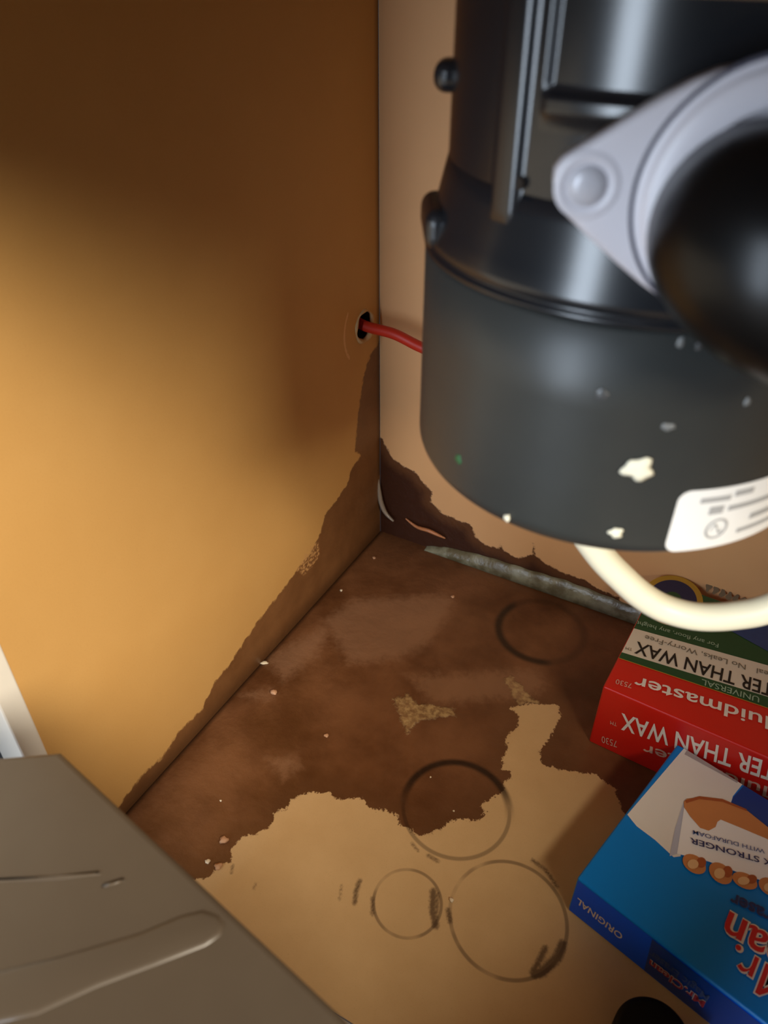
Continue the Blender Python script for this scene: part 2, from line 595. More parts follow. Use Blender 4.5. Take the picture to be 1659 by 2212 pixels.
# the opened white cabinet door, hinged on the left stile
struct(from_bm('door_1', box_bm(-0.052, -0.032, YF - 0.46, YF - 0.022, -0.02, 0.572, 0.003), m_white), 'open white cabinet door at the left')
door = struct(from_bm('shade_door', box_bm(-0.43, 0.0, 0.0, 0.019, -0.02, 0.572, 0.003), m_white), 'unseen half open white door added at the right to shade the floor')  # out of view; added, angled and cut low to shade the front floor
door.location = (XR + 0.010, YF - 0.022, 0)
door.rotation_euler = (0, 0, math.radians(64))
m_tile = simple('kitchen_floor', srgb(150, 128, 104), 0.5, 0.08, 6)
struct(from_bm('floor', box_bm(-1.2, 2.2, -2.6, YF, -0.15, -0.12), m_tile))

# ---- the wet lifted strip along the foot of the back wall, and the sealant in the corner
m_strip, nt, b = new_mat('wet_strip')
g = N(nt)
c = g.mix(g.step(g.noise(40, 4), 0.35, 0.65), srgb(96, 88, 64), srgb(140, 138, 114))
nt.links.new(c, b.inputs['Base Color'])
b.inputs['Roughness'].default_value = 0.3
g.bump(g.noise(90, 4), 0.5, 0.002, b)
top_px = [(925, 1166), (950, 1178), (985, 1186), (1040, 1198), (1090, 1213), (1150, 1232), (1220, 1252), (1300, 1282), (1345, 1300)]
sv, sf = [], []
xs = np.linspace(0.075, 0.42, 54)
tp = np.array([bw2(*p) for p in top_px])
for i, x in enumerate(xs):
    zt = float(np.interp(x, tp[:, 0], tp[:, 1])) * (1 + 0.03 * math.sin(i * 1.3)) * min(1, (i + 1) / 5)
    for (yy, zz) in ((-0.0006, zt), (-0.0035, zt - 0.001), (-0.007, zt * 0.45), (-0.0095, 0.0012), (-0.0006, 0.0004)):
        sv.append((x, yy, max(zz, 0.0004)))
for i in range(len(xs) - 1):
    for j in range(4):
        sf.append((i * 5 + j, (i + 1) * 5 + j, (i + 1) * 5 + j + 1, i * 5 + j + 1))
struct(mesh('baseboard_back', sv, sf, m_strip, None, True), 'wet grey-green strip along the foot of the back wall')
m_seal = simple('sealant', srgb(150, 134, 116), 0.2, 0.15, 120, bump=0.3)
bead = [on_back(816, 1030, -0.004), on_back(819, 1060, -0.005), on_back(823, 1085, -0.006), on_back(833, 1108, -0.007), on_back(850, 1126, -0.008)]
struct(tube('trim_4', bead, 0.0034, m_seal, rfun=lambda t: 0.35 + 0.65 * math.sin(math.pi * min(max(t, 0.02), 0.98))),
       'shiny bead of sealant in the cabinet corner')
m_curl = simple('peeled_curl', srgb(186, 120, 76), 0.35, 0.25, 150, bump=0.4)
curl = [on_back(876, 1120, -0.003), on_back(900, 1138, -0.005), on_back(925, 1146, -0.006), on_back(945, 1155, -0.005), on_back(962, 1163, -0.003)]
struct(tube('trim_5', curl, 0.0026, m_curl, rfun=lambda t: 0.3 + 0.7 * math.sin(math.pi * min(max(t, 0.02), 0.98))),
       'thin orange-brown curl of peeled veneer on the back wall')

# ================================================================== THE DISPOSER
AX, AY, ZB = 0.3487, -0.3462, 0.4434
R0 = 0.1093
disp = thing('garbage_disposer', 'large dark grey and black waste disposer hanging at the upper right', 'appliance', (AX, AY, ZB))
m_case, nt, b = new_mat('grey_casing')
g = N(nt)
nt.links.new(g.mix(g.noise(30, 3), srgb(46, 48, 48), srgb(54, 56, 54)), b.inputs['Base Color'])
b.inputs['Roughness'].default_value = 0.38
b.inputs['Specular IOR Level'].default_value = 0.42
g.bump(g.noise(18, 2), 0.10, 0.004, b)
m_black = simple('black_plastic', srgb(26, 28, 32), 0.24, 0.15, 40, spec=0.6)
m_rubber = simple('black_rubber', srgb(9, 9, 10), 0.34, 0.1, 40, spec=0.26)
m_grey = simple('grey_plastic', srgb(206, 204, 212), 0.38, 0.04, 60, spec=0.6)
m_label = simple('white_label', srgb(236, 236, 234), 0.5, 0.02, 60)
m_print = simple('grey_print', srgb(166, 166, 166), 0.6, 0.05, 60)


def dz(z):
    return z - ZB


# motor casing with a rounded lower edge
prof = [(0.0, 0.002), (0.060, 0.0), (R0 - 0.012, 0.0)]
prof += [(R0 - 0.012 + 0.012 * math.sin(a), 0.012 - 0.012 * math.cos(a)) for a in np.linspace(0.15, math.pi / 2, 8)]
prof += [(R0, 0.04), (R0, 0.08), (R0, dz(0.5605)), (R0 - 0.004, dz(0.5625)), (R0 - 0.03, dz(0.5625))]
casing = lathe('motor_casing', prof, m_case, disp, 128)
# the lipped clamp ring above it
prof = [(R0 - 0.02, dz(0.5615)), (R0 - 0.002, dz(0.5615)), (R0 + 0.0004, dz(0.5630)), (R0 + 0.0002, dz(0.5650)), (R0 - 0.0016, dz(0.5656)), (R0 - 0.0016, dz(0.5672)),
        (R0 - 0.0002, dz(0.5682)), (R0 - 0.0008, dz(0.5715)), (R0 - 0.0030, dz(0.578)), (R0 - 0.0055, dz(0.586)), (R0 - 0.0078, dz(0.596)), (R0 - 0.0099, dz(0.6045)), (R0 - 0.03, dz(0.6045))]
lathe('clamp_ring', prof, m_black, disp, 128)


# upper shell, with an upright ridge and a recessed panel above a ledge
def shell_r(r, z, a):
    deg = math.degrees(a)
    deg = (deg + 180) % 360 - 180
    zz = z + ZB
    k = r
    if zz > 0.590 and r > 0.09:
        for c0 in (-114.0, 40.0, 150.0):
            d = abs(deg - c0)
            k += 0.0032 * (1 - min(1, max(0, (d - 3.2) / 1.6)))
        if -106 < deg < -20:
            k += 0.0018 if 0.634 < zz < 0.6412 else (-0.0025 if zz > 0.6425 else 0.0)
    return k


zs = [0.587, 0.592, 0.597, 0.6045, 0.612, 0.620, 0.628, 0.6335, 0.6345, 0.637, 0.6395, 0.6405, 0.6415, 0.6435, 0.645, 0.66, 0.675, ZC - 0.001]
prof = [(0.0994, dz(z)) for z in zs]
prof = [(0.03, dz(0.587))] + prof + [(0.03, dz(ZC - 0.001))]
lathe('upper_shell', prof, m_black, disp, 360, rfun=shell_r)


def radial_matrix(theta, r, z):
    """local frame at the surface: X along the tangent (to the right seen from outside), Y up, Z outward"""
    t = math.radians(theta)
    n_ = Vector((math.cos(t), math.sin(t), 0))
    x_ = Vector((-math.sin(t), math.cos(t), 0))
    return Matrix(((x_.x, 0, n_.x, n_.x * r), (x_.y, 0, n_.y, n_.y * r), (0, 1, 0, z), (0, 0, 0, 1)))


def part_at(name, bm, mat, theta, r, z, parent=disp, smooth=False):
    bm.transform(radial_matrix(theta, r, z))
    return from_bm(name, bm, mat, parent, smooth)


# lugs standing out at the left side, and the bolt hole boss
part_at('lug', box_bm(-0.010, 0.010, -0.0068, 0.0068, -0.010, 0.0085, 0.006, 5), m_black, -157, 0.0994, dz(0.6367))
part_at('lug', box_bm(-0.022, 0.022, -0.0105, 0.0095, -0.014, 0.0042, 0.007, 5), m_black, -150, 0.1072, dz(0.5755))
bm = bmesh.new()
bmesh.ops.create_cone(bm, cap_ends=True, segments=24, radius1=0.0026, radius2=0.0026, depth=0.003)
part_at('bolt_hole', bm, m_dark, -109.5, 0.1000, dz(0.6085))

# discharge flange and elbow
PHI = -70.0
tphi = math.radians(PHI)
nv_ = np.array([math.cos(tphi), math.sin(tphi), 0.0])
tv_ = np.array([-math.sin(tphi), math.cos(tphi), 0.0])
DPL = 0.118
P0 = np.array([AX, AY, 0.0]) + nv_ * DPL


def on_flange(u, v, lift=0.0):
    d = ray(u, v)
    t = ((P0 + nv_ * lift - CAM) @ nv_) / (d @ nv_)
    p = CAM + d * t
    return np.array([(p - P0) @ tv_, p[2] - ZB])


fc = on_flange(1645, 420)
half = [(1660, 141), (1610, 143), (1560, 152), (1500, 176), (1440, 208), (1380, 243), (1310, 286), (1250, 322), (1215, 345), (1198, 368),
        (1195, 395), (1203, 430), (1225, 470), (1270, 515), (1330, 570), (1385, 617), (1425, 645), (1475, 668), (1520, 680), (1560, 684)]
left = [on_flange(*p, lift=0.008) - fc for p in half]
left[0][0] = 0
left = [left[0]] + [p for p in left[1:] if p[0] < -0.006]
out = left + [np.array([-p[0], p[1]]) for p in left[:0:-1]]
FM = Matrix(((tv_[0], 0, nv_[0], P0[0] - AX + tv_[0] * fc[0]), (tv_[1], 0, nv_[1], P0[1] - AY + tv_[1] * fc[0]),
             (0, 1, 0, fc[1]), (0, 0, 0, 1)))
bm = prism_bm([tuple(p) for p in out][::-1], 0.009, 0.0032, 4)
bm.transform(FM)
flange = from_bm('discharge_flange', bm, m_grey, disp)
for p in flange.data.polygons:
    p.use_smooth = True
rl = abs((on_flange(1372, 420, 0.009) - fc)[0])     # radius of the round collar
lathe_v = lambda name, prof, mat, par: (lambda o: (o.data.transform(FM), o)[1])(lathe(name, prof, mat, par, 64))
lathe_v('collar', [(rl * 0.60, 0.006), (rl * 0.985, 0.0075), (rl, 0.0092), (rl * 0.985, 0.0096), (rl * 0.955, 0.0093), (rl * 0.945, 0.0125), (rl * 0.90, 0.0140), (rl * 0.7, 0.0140)], m_grey, flange)
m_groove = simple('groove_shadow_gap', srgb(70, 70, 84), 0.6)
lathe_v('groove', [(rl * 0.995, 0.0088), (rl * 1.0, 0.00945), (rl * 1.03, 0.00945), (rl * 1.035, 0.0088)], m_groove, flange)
sc_ = on_flange(1268, 402, 0.009) - fc
m_screw = simple('screw_metal', srgb(190, 190, 198), 0.34, 0.05, 60, metallic=0.1)
o = lathe('screw', [(0.0, 0.0115), (0.003, 0.0114), (0.0058, 0.0106), (0.0068, 0.0092), (0.0068, 0.006)], m_screw, flange, 32, center=(sc_[0], sc_[1]))
o.data.transform(FM)
o = lathe('screw_well', [(0.0072, 0.0088), (0.0078, 0.0094), (0.0100, 0.0098), (0.0112, 0.0091)], m_grey, flange, 32, center=(sc_[0], sc_[1]))
o.data.transform(FM)
rp = 0.0340
base = Vector((P0[0] - AX + tv_[0] * fc[0], P0[1] - AY + tv_[1] * fc[0], fc[1]))
nvv, tvv = Vector(nv_), Vector(tv_)
def fpt(u, v, lift):
    q = on_flange(u, v, lift)
    return Vector((P0[0] - AX + tv_[0] * q[0] + nv_[0] * lift, P0[1] - AY + tv_[1] * q[0] + nv_[1] * lift, q[1]))


bend = fpt(1642, 516, 0.030)
base2 = base + Vector((0, 0, -0.010))
pts = [base2 + nvv * 0.006, base2.lerp(bend, 0.5) + nvv * 0.004]
rb = 0.014
for a in np.linspace(0.0, math.pi / 2, 10):
    pts.append(bend + nvv * (rb * math.sin(a) - 0.004) + tvv * (rb * (1 - math.cos(a))) + Vector((0, 0, -0.008 * (1 - math.cos(a)))))
pts.append(pts[-1] + tvv * 0.05 + Vector((0, 0, -0.012)))
tube('discharge_pipe', pts, rp, m_rubber, disp, n=48, smooth_pts=False, rfun=lambda t: 0.74 + 0.26 * min(1.0, t * 6))


# rating label, wrapped on the casing
def wrap(name, fn, mat, parent, r, nu=24, nvv_=8):
    v, f = [], []
    for i in range(nu + 1):
        for j in range(nvv_ + 1):
            th, z = fn(i / nu, j / nvv_)
            v.append((r * math.cos(math.radians(th)), r * math.sin(math.radians(th)), dz(z)))
    for i in range(nu):
        for j in range(nvv_):
            q = i * (nvv_ + 1) + j
            f.append((q, q + nvv_ + 1, q + nvv_ + 2, q + 1))
    return mesh(name, v, f, mat, parent, True)


L0, L1, LZ0, LZ1 = -58.4, -16.0, 0.4500, 0.4862


def label_fn(s, t):
    th = L0 + (L1 - L0) * s
    arc = math.radians(th - L0) * R0
    arc2 = math.radians(L1 - th) * R0
    a = min(arc, arc2, 0.006)
    ins = 0.006 - math.sqrt(max(0, 0.006 ** 2 - (0.006 - a) ** 2))
    return th, (LZ0 + ins) + (LZ1 - LZ0 - 2 * ins) * t


rating = wrap('rating_label', lambda s, t: label_fn(s ** 1.5, t), m_label, disp, R0 + 0.0004, 60, 4)


def bar(th0, th1, z0, z1):
    wrap('print', lambda s, t: (th0 + (th1 - th0) * s, z0 + (z1 - z0) * t), m_print, rating, R0 + 0.0007, 10, 1)


for (a0, a1, z0, z1) in [(-52.6, -44.5, .4785, .4815), (-43.5, -38, .4798, .4832), (-49.5, -45.6, .4712, .4758), (-44.2, -26, .4718, .4748),
                         (-36, -25, .4628, .4662), (-39, -26, .4560, .4585)]:
    bar(a0, a1, z0, z1)
# the ringed mark on the label
ccx, ccz, cr = -45.8, 0.4618, 0.0058
mm_deg = math.degrees(1 / R0)


def ring_pt(a, rr):
    return ccx + mm_deg * rr * math.cos(a), ccz + rr * math.sin(a)


wrap('mark', lambda s, t: ring_pt(2 * math.pi * s, cr - 0.0009 + 0.0012 * t), m_print, rating, R0 + 0.0007, 40, 1)
wrap('mark', lambda s, t: (ccx + mm_deg * (-0.0034 + 0.0068 * s), ccz + 0.0026 * math.sin(2 * math.pi * s - 0.3) - 0.0006 + 0.0014 * t), m_print, rating, R0 + 0.0008, 20, 1)

# specks and drips of old paint on the casing
m_drip = simple('dry_drip', srgb(120, 122, 122), 0.35)
m_green = simple('green_speck', srgb(40, 96, 58), 0.5)
m_bump = simple('casing_blister', srgb(74, 76, 78), 0.25)


def cyl_hit(u, v, r=R0):
    d = ray(u, v)
    w = CAM[:2] - np.array([AX, AY])
    a_, b_, c_ = d[:2] @ d[:2], 2 * w @ d[:2], w @ w - r * r
    t = (-b_ - math.sqrt(b_ * b_ - 4 * a_ * c_)) / (2 * a_)
    p = CAM + d * t
    return math.degrees(math.atan2(p[1] - AY, p[0] - AX)), p[2]


def blob_bm(rx, ry, h, rough=0.2, seg=3):
    bm = bmesh.new()
    bmesh.ops.create_icosphere(bm, subdivisions=seg, radius=1.0)
    ph = [random.uniform(0, 6.28) for _ in range(6)]
    for v in bm.verts:
        a = math.atan2(v.co.y, v.co.x)
        k = 1 + rough * (0.5 * math.sin(3 * a + ph[0]) + 0.5 * math.sin(5 * a + ph[1]) + 0.3 * math.sin(4 * v.co.z * 2 + ph[2]))
        v.co = Vector((v.co.x * rx * k, v.co.y * ry * k, v.co.z * h * (1 + rough * math.sin(7 * a + ph[3]))))
    return bm


for (u, v, rx, ry, h, mt, nm) in [(1300, 852, .0030, .0030, .0010, m_bump, 'blister'), (1443, 922, .0030, .0018, .0008, m_drip, 'dry_drip'),
                                  (1614, 868, .0016, .0020, .0008, m_drip, 'dry_drip'), (1470, 740, .0014, .0024, .0007, m_drip, 'dry_drip'),
                                  (1510, 748, .0014, .0020, .0007, m_bump, 'blister'), (990, 992, .0026, .0028, .0004, m_green, 'green_speck')]:
    th, z = cyl_hit(u, v)
    part_at(nm, blob_bm(rx, ry, h), mt, th, R0, dz(z), disp, True)

# white paint flakes stuck on the casing
m_flake = simple('white_flake', srgb(240, 236, 214), 0.7, 0.05, 300, bump=0.4)
for (u, v, rx, ry, lab) in [(1378, 1012, .0064, .0056, 'largest ragged white flake stuck on the grey disposer casing, left of its label'),
                            (1330, 1149, .0031, .0028, 'middle-sized white flake low on the disposer casing above the white cord'),
                            (1097, 1117, .0017, .0020, 'tiny white flake near the bottom left edge of the disposer casing')]:
    th, z = cyl_hit(u, v)
    bm = blob_bm(rx, ry, 0.0011, 0.30)
    bm.transform(Matrix.Translation((0, 0, 0.0009)))
    bm.transform(radial_matrix(th, R0, dz(z)))
    o = from_bm('white_flake', bm, m_flake, None, True)
    o.location = (AX, AY, ZB)
    tag(o, lab, 'debris', 'white flakes stuck on the disposer')

# ================================================================== CORD AND RED TUBE
m_cord = simple('cream_cord', srgb(236, 230, 204), 0.42, 0.03, 80)


def at_y(u, v, y):
    return on_back(u, v, y)


cord_pts = [at_y(1240, 1120, -0.372), at_y(1297, 1200, -0.368), at_y(1345, 1250, -0.364), at_y(1390, 1289, -0.360), at_y(1440, 1316, -0.355),
            at_y(1510, 1332, -0.350), at_y(1590, 1329, -0.345), at_y(1670, 1311, -0.340), at_y(1800, 1250, -0.33), at_y(1950, 1130, -0.30), (0.70, -0.22, 0.50), (0.78, -0.06, 0.52), (0.82, -0.004, 0.52)]
tag(tube('power_cord', cord_pts, 0.0092, m_cord, ry=0.0090, n=20), 'thick cream power cord looping below the dark disposer', 'cord')

m_red = simple('red_tube', srgb(186, 44, 26), 0.4, 0.06, 50)
hy = HOLE_C[0]
rt = [(-0.018, hy, 0.3345), (0.002, hy, 0.3275), on_back(850, 721, -0.038), on_back(905, 748, -0.039), on_back(980, 780, -0.042), (0.23, -0.06, 0.30), (0.40, -0.08, 0.33), (0.55, -0.06, 0.45), (0.60, -0.05, 0.695)]
tag(tube('red_tube', rt, 0.0062, m_red, n=16), 'thin red water tube running out of the hole in the tan panel', 'tube')

# ================================================================== LETTERING
def text_mesh(body, bold=0.0):
    cu = bpy.data.curves.new('text', 'FONT')
    cu.body = body
    cu.size = 1.0
    cu.offset = bold
    cu.resolution_u = 3
    to = bpy.data.objects.new('text', cu)
    COL.objects.link(to)
    dg = bpy.context.evaluated_depsgraph_get()
    me = bpy.data.meshes.new_from_object(to.evaluated_get(dg))
    bpy.data.objects.remove(to)
    bpy.data.curves.remove(cu)
    return me


def lettering(name, body, mat, parent, origin, right, up, normal, width=None, height=None, anchor='end', bold=0.0, lift=0.00025, shear=0.0):
    """flat print: the text box is fitted to width x height; origin is the baseline end (or start)"""
    me = text_mesh(body, bold)
    co = np.empty(len(me.vertices) * 3, np.float32)
    me.vertices.foreach_get('co', co)
    co = co.reshape(-1, 3)
    x0, x1 = co[:, 0].min(), co[:, 0].max()
    cap = 0.69
    w = width if width else (x1 - x0) * height / cap
    sx, sy = w / (x1 - x0), height / cap
    X = (co[:, 0] - x0) * sx + co[:, 1] * sy * shear
    if anchor == 'end':
        X -= w
    elif anchor == 'mid':
        X -= w / 2
    Y = co[:, 1] * sy
    o_, r_, u_, n_ = (np.asarray(q, float) for q in (origin, right, up, normal))
    pos = o_ + X[:, None] * r_ + Y[:, None] * u_ + lift * n_
    me.vertices.foreach_set('co', pos.astype(np.float32).ravel())
    me.update()
    me.name = name
    me.materials.clear()
    me.shade_flat()
    return link(name, me, mat, parent)


def flat_poly(name, pts, mat, parent, z=0.0):
    vs = [(p[0], p[1], z) for p in pts]
    bm = bmesh.new()
    f = bm.faces.new([bm.verts.new(v) for v in vs])
    bmesh.ops.triangulate(bm, faces=[f])
    o = from_bm(name, bm, mat, parent)
    if o.data.polygons[0].normal.z < 0:
        o.data.flip_normals()
    return o


class BoxFrame:
    def __init__(self, org, ang, h):
        self.o, self.a, self.h = np.asarray(org, float), ang, h
        self.x = np.array([math.cos(ang), math.sin(ang)])
        self.y = np.array([-math.sin(ang), math.cos(ang)])

    def top(self, u, v):
        p = on_floor(u, v, self.h)[:2] - self.o
        return np.array([p @ self.x, p @ self.y])

    def front(self, u, v):
        d = ray(u, v)
        t = ((self.o - CAM[:2]) @ self.y) / (d[:2] @ self.y)
        p = CAM + d * t
        return np.array([(p[:2] - self.o) @ self.x, p[2]])


def carton(root, w, d, h, mat_front, mat_side, mats_top, bands):
    """a folded carton: body with rounded folds, tuck flap seams and printed bands on its top face"""
    body = from_bm('carton', box_bm(0, w, 0, d, 0, h, 0.0016, 3), mat_side, root)
    for p in body.data.polygons:
        p.use_smooth = False
    return body


# ---- red and green carton
RA = math.radians(-3.0)
RH, RW, RD = 0.0889, 0.180, 0.190
redb = BoxFrame((0.3708, -0.2058), RA, RH)
m_redc = simple('red_print', srgb(206, 30, 18), 0.34, 0.04, 30)
m_greenc = simple('green_print', srgb(22, 74, 40), 0.40, 0.05, 30)
m_creamc = simple('cream_print', srgb(222, 210, 190), 0.45, 0.03, 30)
m_ink = simple('black_ink', srgb(22, 20, 20), 0.5)
m_wink = simple('white_ink', srgb(232, 222, 212), 0.5)
m_fink = simple('faded_ink', srgb(216, 168, 150), 0.5)
m_gink = simple('pale_green_ink', srgb(150, 176, 150), 0.5)
m_bink = simple('brown_ink', srgb(120, 112, 96), 0.5)
m_gold = simple('gold_print', srgb(178, 140, 44), 0.45)
m_navy = simple('navy_print', srgb(22, 30, 74), 0.45)
m_bluep = simple('blue_picture', srgb(38, 66, 120), 0.45, 0.2, 90)

seal = thing('seal_carton', 'red, white and green seal carton standing behind the blue box', 'box', (redb.o[0], redb.o[1], 0), RA)
from_bm('carton', box_bm(0, RW, 0, RD, 0, RH, 0.0022, 3), m_redc, seal)
e = 0.0003


def edge_y(p, q):
    """a printed line on the top face through two points; its depth at the left and right ends of the carton"""
    a, c = redb.top(*p), redb.top(*q)
    k_ = (c[1] - a[1]) / (c[0] - a[0])
    return a[1] - a[0] * k_, a[1] + (RW - a[0]) * k_


def band(name, e0, e1, mat, lift=1):
    flat_poly(name, [(0.0010, e0[0]), (RW - 0.001, e0[1]), (RW - 0.001, e1[1]), (0.0010, e1[0])], mat, seal, RH + lift * e)


eg = edge_y((1324, 1417), (1659, 1530))
ew0 = edge_y((1333, 1406), (1659, 1506))
ew1 = edge_y((1350, 1352), (1659, 1438))
band('green_band', eg, ew0, m_greenc)
band('white_band', ew0, ew1, m_creamc)
band('green_panel', ew1, (RD - 0.002, RD - 0.002), m_greenc)
band('fringe_line', (eg[0] - 0.0008, eg[1] - 0.0008), eg, m_gold, 2)  # yellowish lens fringe along the edge, painted on as a thin line
XN, YN, ZN = np.array([1.0, 0, 0]), np.array([0, 1.0, 0]), np.array([0, 0, 1.0])


# end of each line is its left end in the photograph (the carton lies with its print upside down)
def skewtext(fr, par, body, pe, ps, ptop, mat, z=7, bold=0.0, name='lettering'):
    """print on a top face: baseline from ps (start) to pe (end), cap top above pe at ptop"""
    a, s_, t = fr.top(*pe), fr.top(*ps), fr.top(*ptop)
    r = a - s_
    w = np.linalg.norm(r)
    r = r / w
    up = np.array([-r[1], r[0]])
    return lettering(name, body, mat, par, (a[0], a[1], fr.h), (r[0], r[1], 0), (up[0], up[1], 0), ZN, w, abs((t - a) @ up), 'end', bold, z * e)


def sidetext(fr, par, body, pe, ps, ptop, mat, z=2, bold=0.0, name='lettering'):
    a, s_, t = fr.front(*pe), fr.front(*ps), fr.front(*ptop)
    r = a - s_
    w = np.linalg.norm(r)
    r = r / w
    up = np.array([-r[1], r[0]])
    up = up if up[1] < 0 else -up
    return lettering(name, body, mat, par, (a[0], 0, a[1]), (r[0], 0, r[1]), (up[0], 0, up[1]), -YN, w, abs((t - a) @ up), 'end', bold, z * e)


skewtext(redb, seal, 'BETTER THAN WAX', (1376, 1387), (1740, 1502), (1370, 1412), m_ink, 3, 0.012)
skewtext(redb, seal, 'Toilet Seal   No Leaks, Worry-Free', (1394, 1373), (1740, 1476), (1392, 1383), m_bink, 3, 0.004)
skewtext(redb, seal, 'For any floor, any height', (1376, 1342), (1552, 1392), (1374, 1350), m_gink, 3, 0.004)
skewtext(redb, seal, 'UNIVERSAL', (1516, 1468), (1640, 1507), (1513, 1479), m_gink, 3, 0.006)
skewtext(redb, seal, 'fluidmaster', (1373, 1462), (1684, 1557), (1366, 1486), m_wink, 3, 0.012)
skewtext(redb, seal, '7530', (1331, 1468), (1365, 1478), (1328, 1478), m_fink, 3)
skewtext(redb, seal, 'TM', (1352, 1398), (1366, 1402), (1351, 1404), m_bink, 3)
sidetext(redb, seal, 'BETTER THAN WAX', (1343, 1540), (1762, 1680), (1334, 1572), m_wink, 2, 0.016)
sidetext(redb, seal, 'TM', (1319, 1556), (1333, 1561), (1318, 1563), m_fink, 2)
sidetext(redb, seal, '7530', (1300, 1589), (1333, 1600), (1297, 1602), m_fink, 2)
sidetext(redb, seal, 'fluidmaster', (1390, 1606), (1680, 1706), (1385, 1626), m_fink, 2, 0.010)
# gold ringed seal and blue picture on the green panel
gc = redb.top(1452, 1296)
grx, gry = gc[0] - redb.top(1377, 1300)[0], gc[1] - redb.top(1444, 1353)[1]
def oval(k, n_=48, kx=1.0):
    return [(gc[0] + grx * k * kx * math.cos(a), gc[1] + gry * k * math.sin(a)) for a in np.linspace(0, 2 * math.pi, n_, endpoint=False)]
flat_poly('gold_ring', oval(1.0), m_gold, seal, RH + 2 * e)
flat_poly('navy_disc', oval(0.80), m_navy, seal, RH + 3 * e)
flat_poly('green_disc', oval(0.30), m_greenc, seal, RH + 4 * e)
pp = [redb.top(*p) for p in [(1545, 1345), (1659, 1408), (1720, 1420), (1720, 1330), (1600, 1330)]]
flat_poly('picture', [(min(p[0], RW - 0.002), p[1]) for p in pp], m_bluep, seal, RH + 2 * e)
for k in range(7):
    c0 = redb.top(1530 + 15 * k, 1270 + 6 * k)
    flat_poly('print', [(c0[0] + (0.003 + 0.0012 * math.sin(3 * a + k)) * math.cos(a), c0[1] + 0.008 * math.sin(a)) for a in np.linspace(0, 6.28, 14, endpoint=False)],
              m_bink, seal, RH + 2 * e)

# ---- blue carton
BA = math.radians(-14.0)
BH, BW, BD = 0.0552, 0.250, 0.183
blue = BoxFrame((0.4080, -0.3872), BA, BH)
m_blue = simple('blue_print', srgb(2, 128, 222), 0.40, 0.03, 30, spec=0.35)
m_bside = simple('deep_blue_print', srgb(0, 92, 250), 0.45, 0.03, 30, spec=0.25)
m_bdark = simple('navy_blue_print', srgb(8, 60, 146), 0.36, 0.03, 30)
m_shirt = simple('white_print', srgb(232, 228, 224), 0.5, 0.03, 30)
m_pad = simple('pad_print', srgb(246, 246, 250), 0.5, 0.03, 30)
m_padsh = simple('pad_side_print', srgb(190, 194, 214), 0.5, 0.03, 30)
m_skin = simple('skin_print', srgb(206, 136, 82), 0.5, 0.08, 60)
m_skind = simple('skin_shade_print', srgb(170, 88, 46), 0.5, 0.08, 60)
m_nail = simple('nail_print', srgb(232, 190, 140), 0.5, 0.05, 60)
m_inkb = simple('blue_ink', srgb(34, 46, 104), 0.5)
m_logo = simple('red_ink', srgb(204, 34, 40), 0.45)
m_steel = simple('steel_blue_ink', srgb(58, 88, 150), 0.45)
mag = thing('sponge_carton', 'bright blue cleaning sponge carton lying in front of the red carton', 'box', (blue.o[0], blue.o[1], 0), BA)
from_bm('carton', box_bm(0, BW, 0, BD, 0, BH, 0.0022, 3), m_blue, mag)
# side panel of deeper blue on the near face
vs = [(0.0014, -e, 0.002), (BW - 0.002, -e, 0.002), (BW - 0.002, -e, BH - 0.0022), (0.0014, -e, BH - 0.0022)]
mesh('side_panel', vs, [(0, 1, 2, 3)], m_bside, mag)


def bt(pts):
    return [blue.top(*p) for p in pts]


def clampd(q):
    return [(min(max(p[0], 0.0012), BW - 0.002), min(max(p[1], 0.0012), BD - 0.0012)) for p in q]


flat_poly('white_panel', clampd(bt([(1355, 1760), (1484, 1608), (1613, 1680), (1583, 1720), (1577, 1740), (1500, 1732), (1478, 1745), (1470, 1850), (1455, 1852), (1415, 1815), (1375, 1785)])), m_shirt, mag, BH + e)
flat_poly('blue_corner', clampd(bt([(1577, 1740), (1584, 1722), (1615, 1685), (1720, 1730), (1760, 1840), (1660, 1795)])), m_bdark, mag, BH + e)
flat_poly('grey_line', clampd(bt([(1478, 1630), (1486, 1618), (1600, 1680), (1592, 1692)])), simple('grey_ink', srgb(170, 160, 162), 0.5), mag, BH + 2 * e)
flat_poly('pad_side', clampd(bt([(1458, 1790), (1476, 1735), (1480, 1750), (1464, 1845), (1446, 1850)])), m_padsh, mag, BH + 2 * e)
flat_poly('pad', clampd(bt([(1478, 1742), (1540, 1735), (1640, 1790), (1760, 1870), (1750, 1940), (1659, 1908), (1600, 1888), (1530, 1862), (1462, 1845)])), m_pad, mag, BH + 3 * e)
flat_poly('thumb', clampd(bt([(1477, 1733), (1483, 1727), (1510, 1724), (1560, 1730), (1610, 1750), (1660, 1790), (1760, 1850), (1740, 1890), (1659, 1815), (1600, 1790), (1556, 1772), (1549, 1777), (1545, 1788), (1530, 1796), (1512, 1790), (1490, 1765), (1477, 1745)])), m_skin, mag, BH + 4 * e)
flat_poly('thumb_edge', clampd(bt([(1479, 1731), (1510, 1722), (1560, 1728), (1612, 1750), (1612, 1754), (1560, 1734), (1510, 1728), (1482, 1737)])), m_skind, mag, BH + 5 * e)
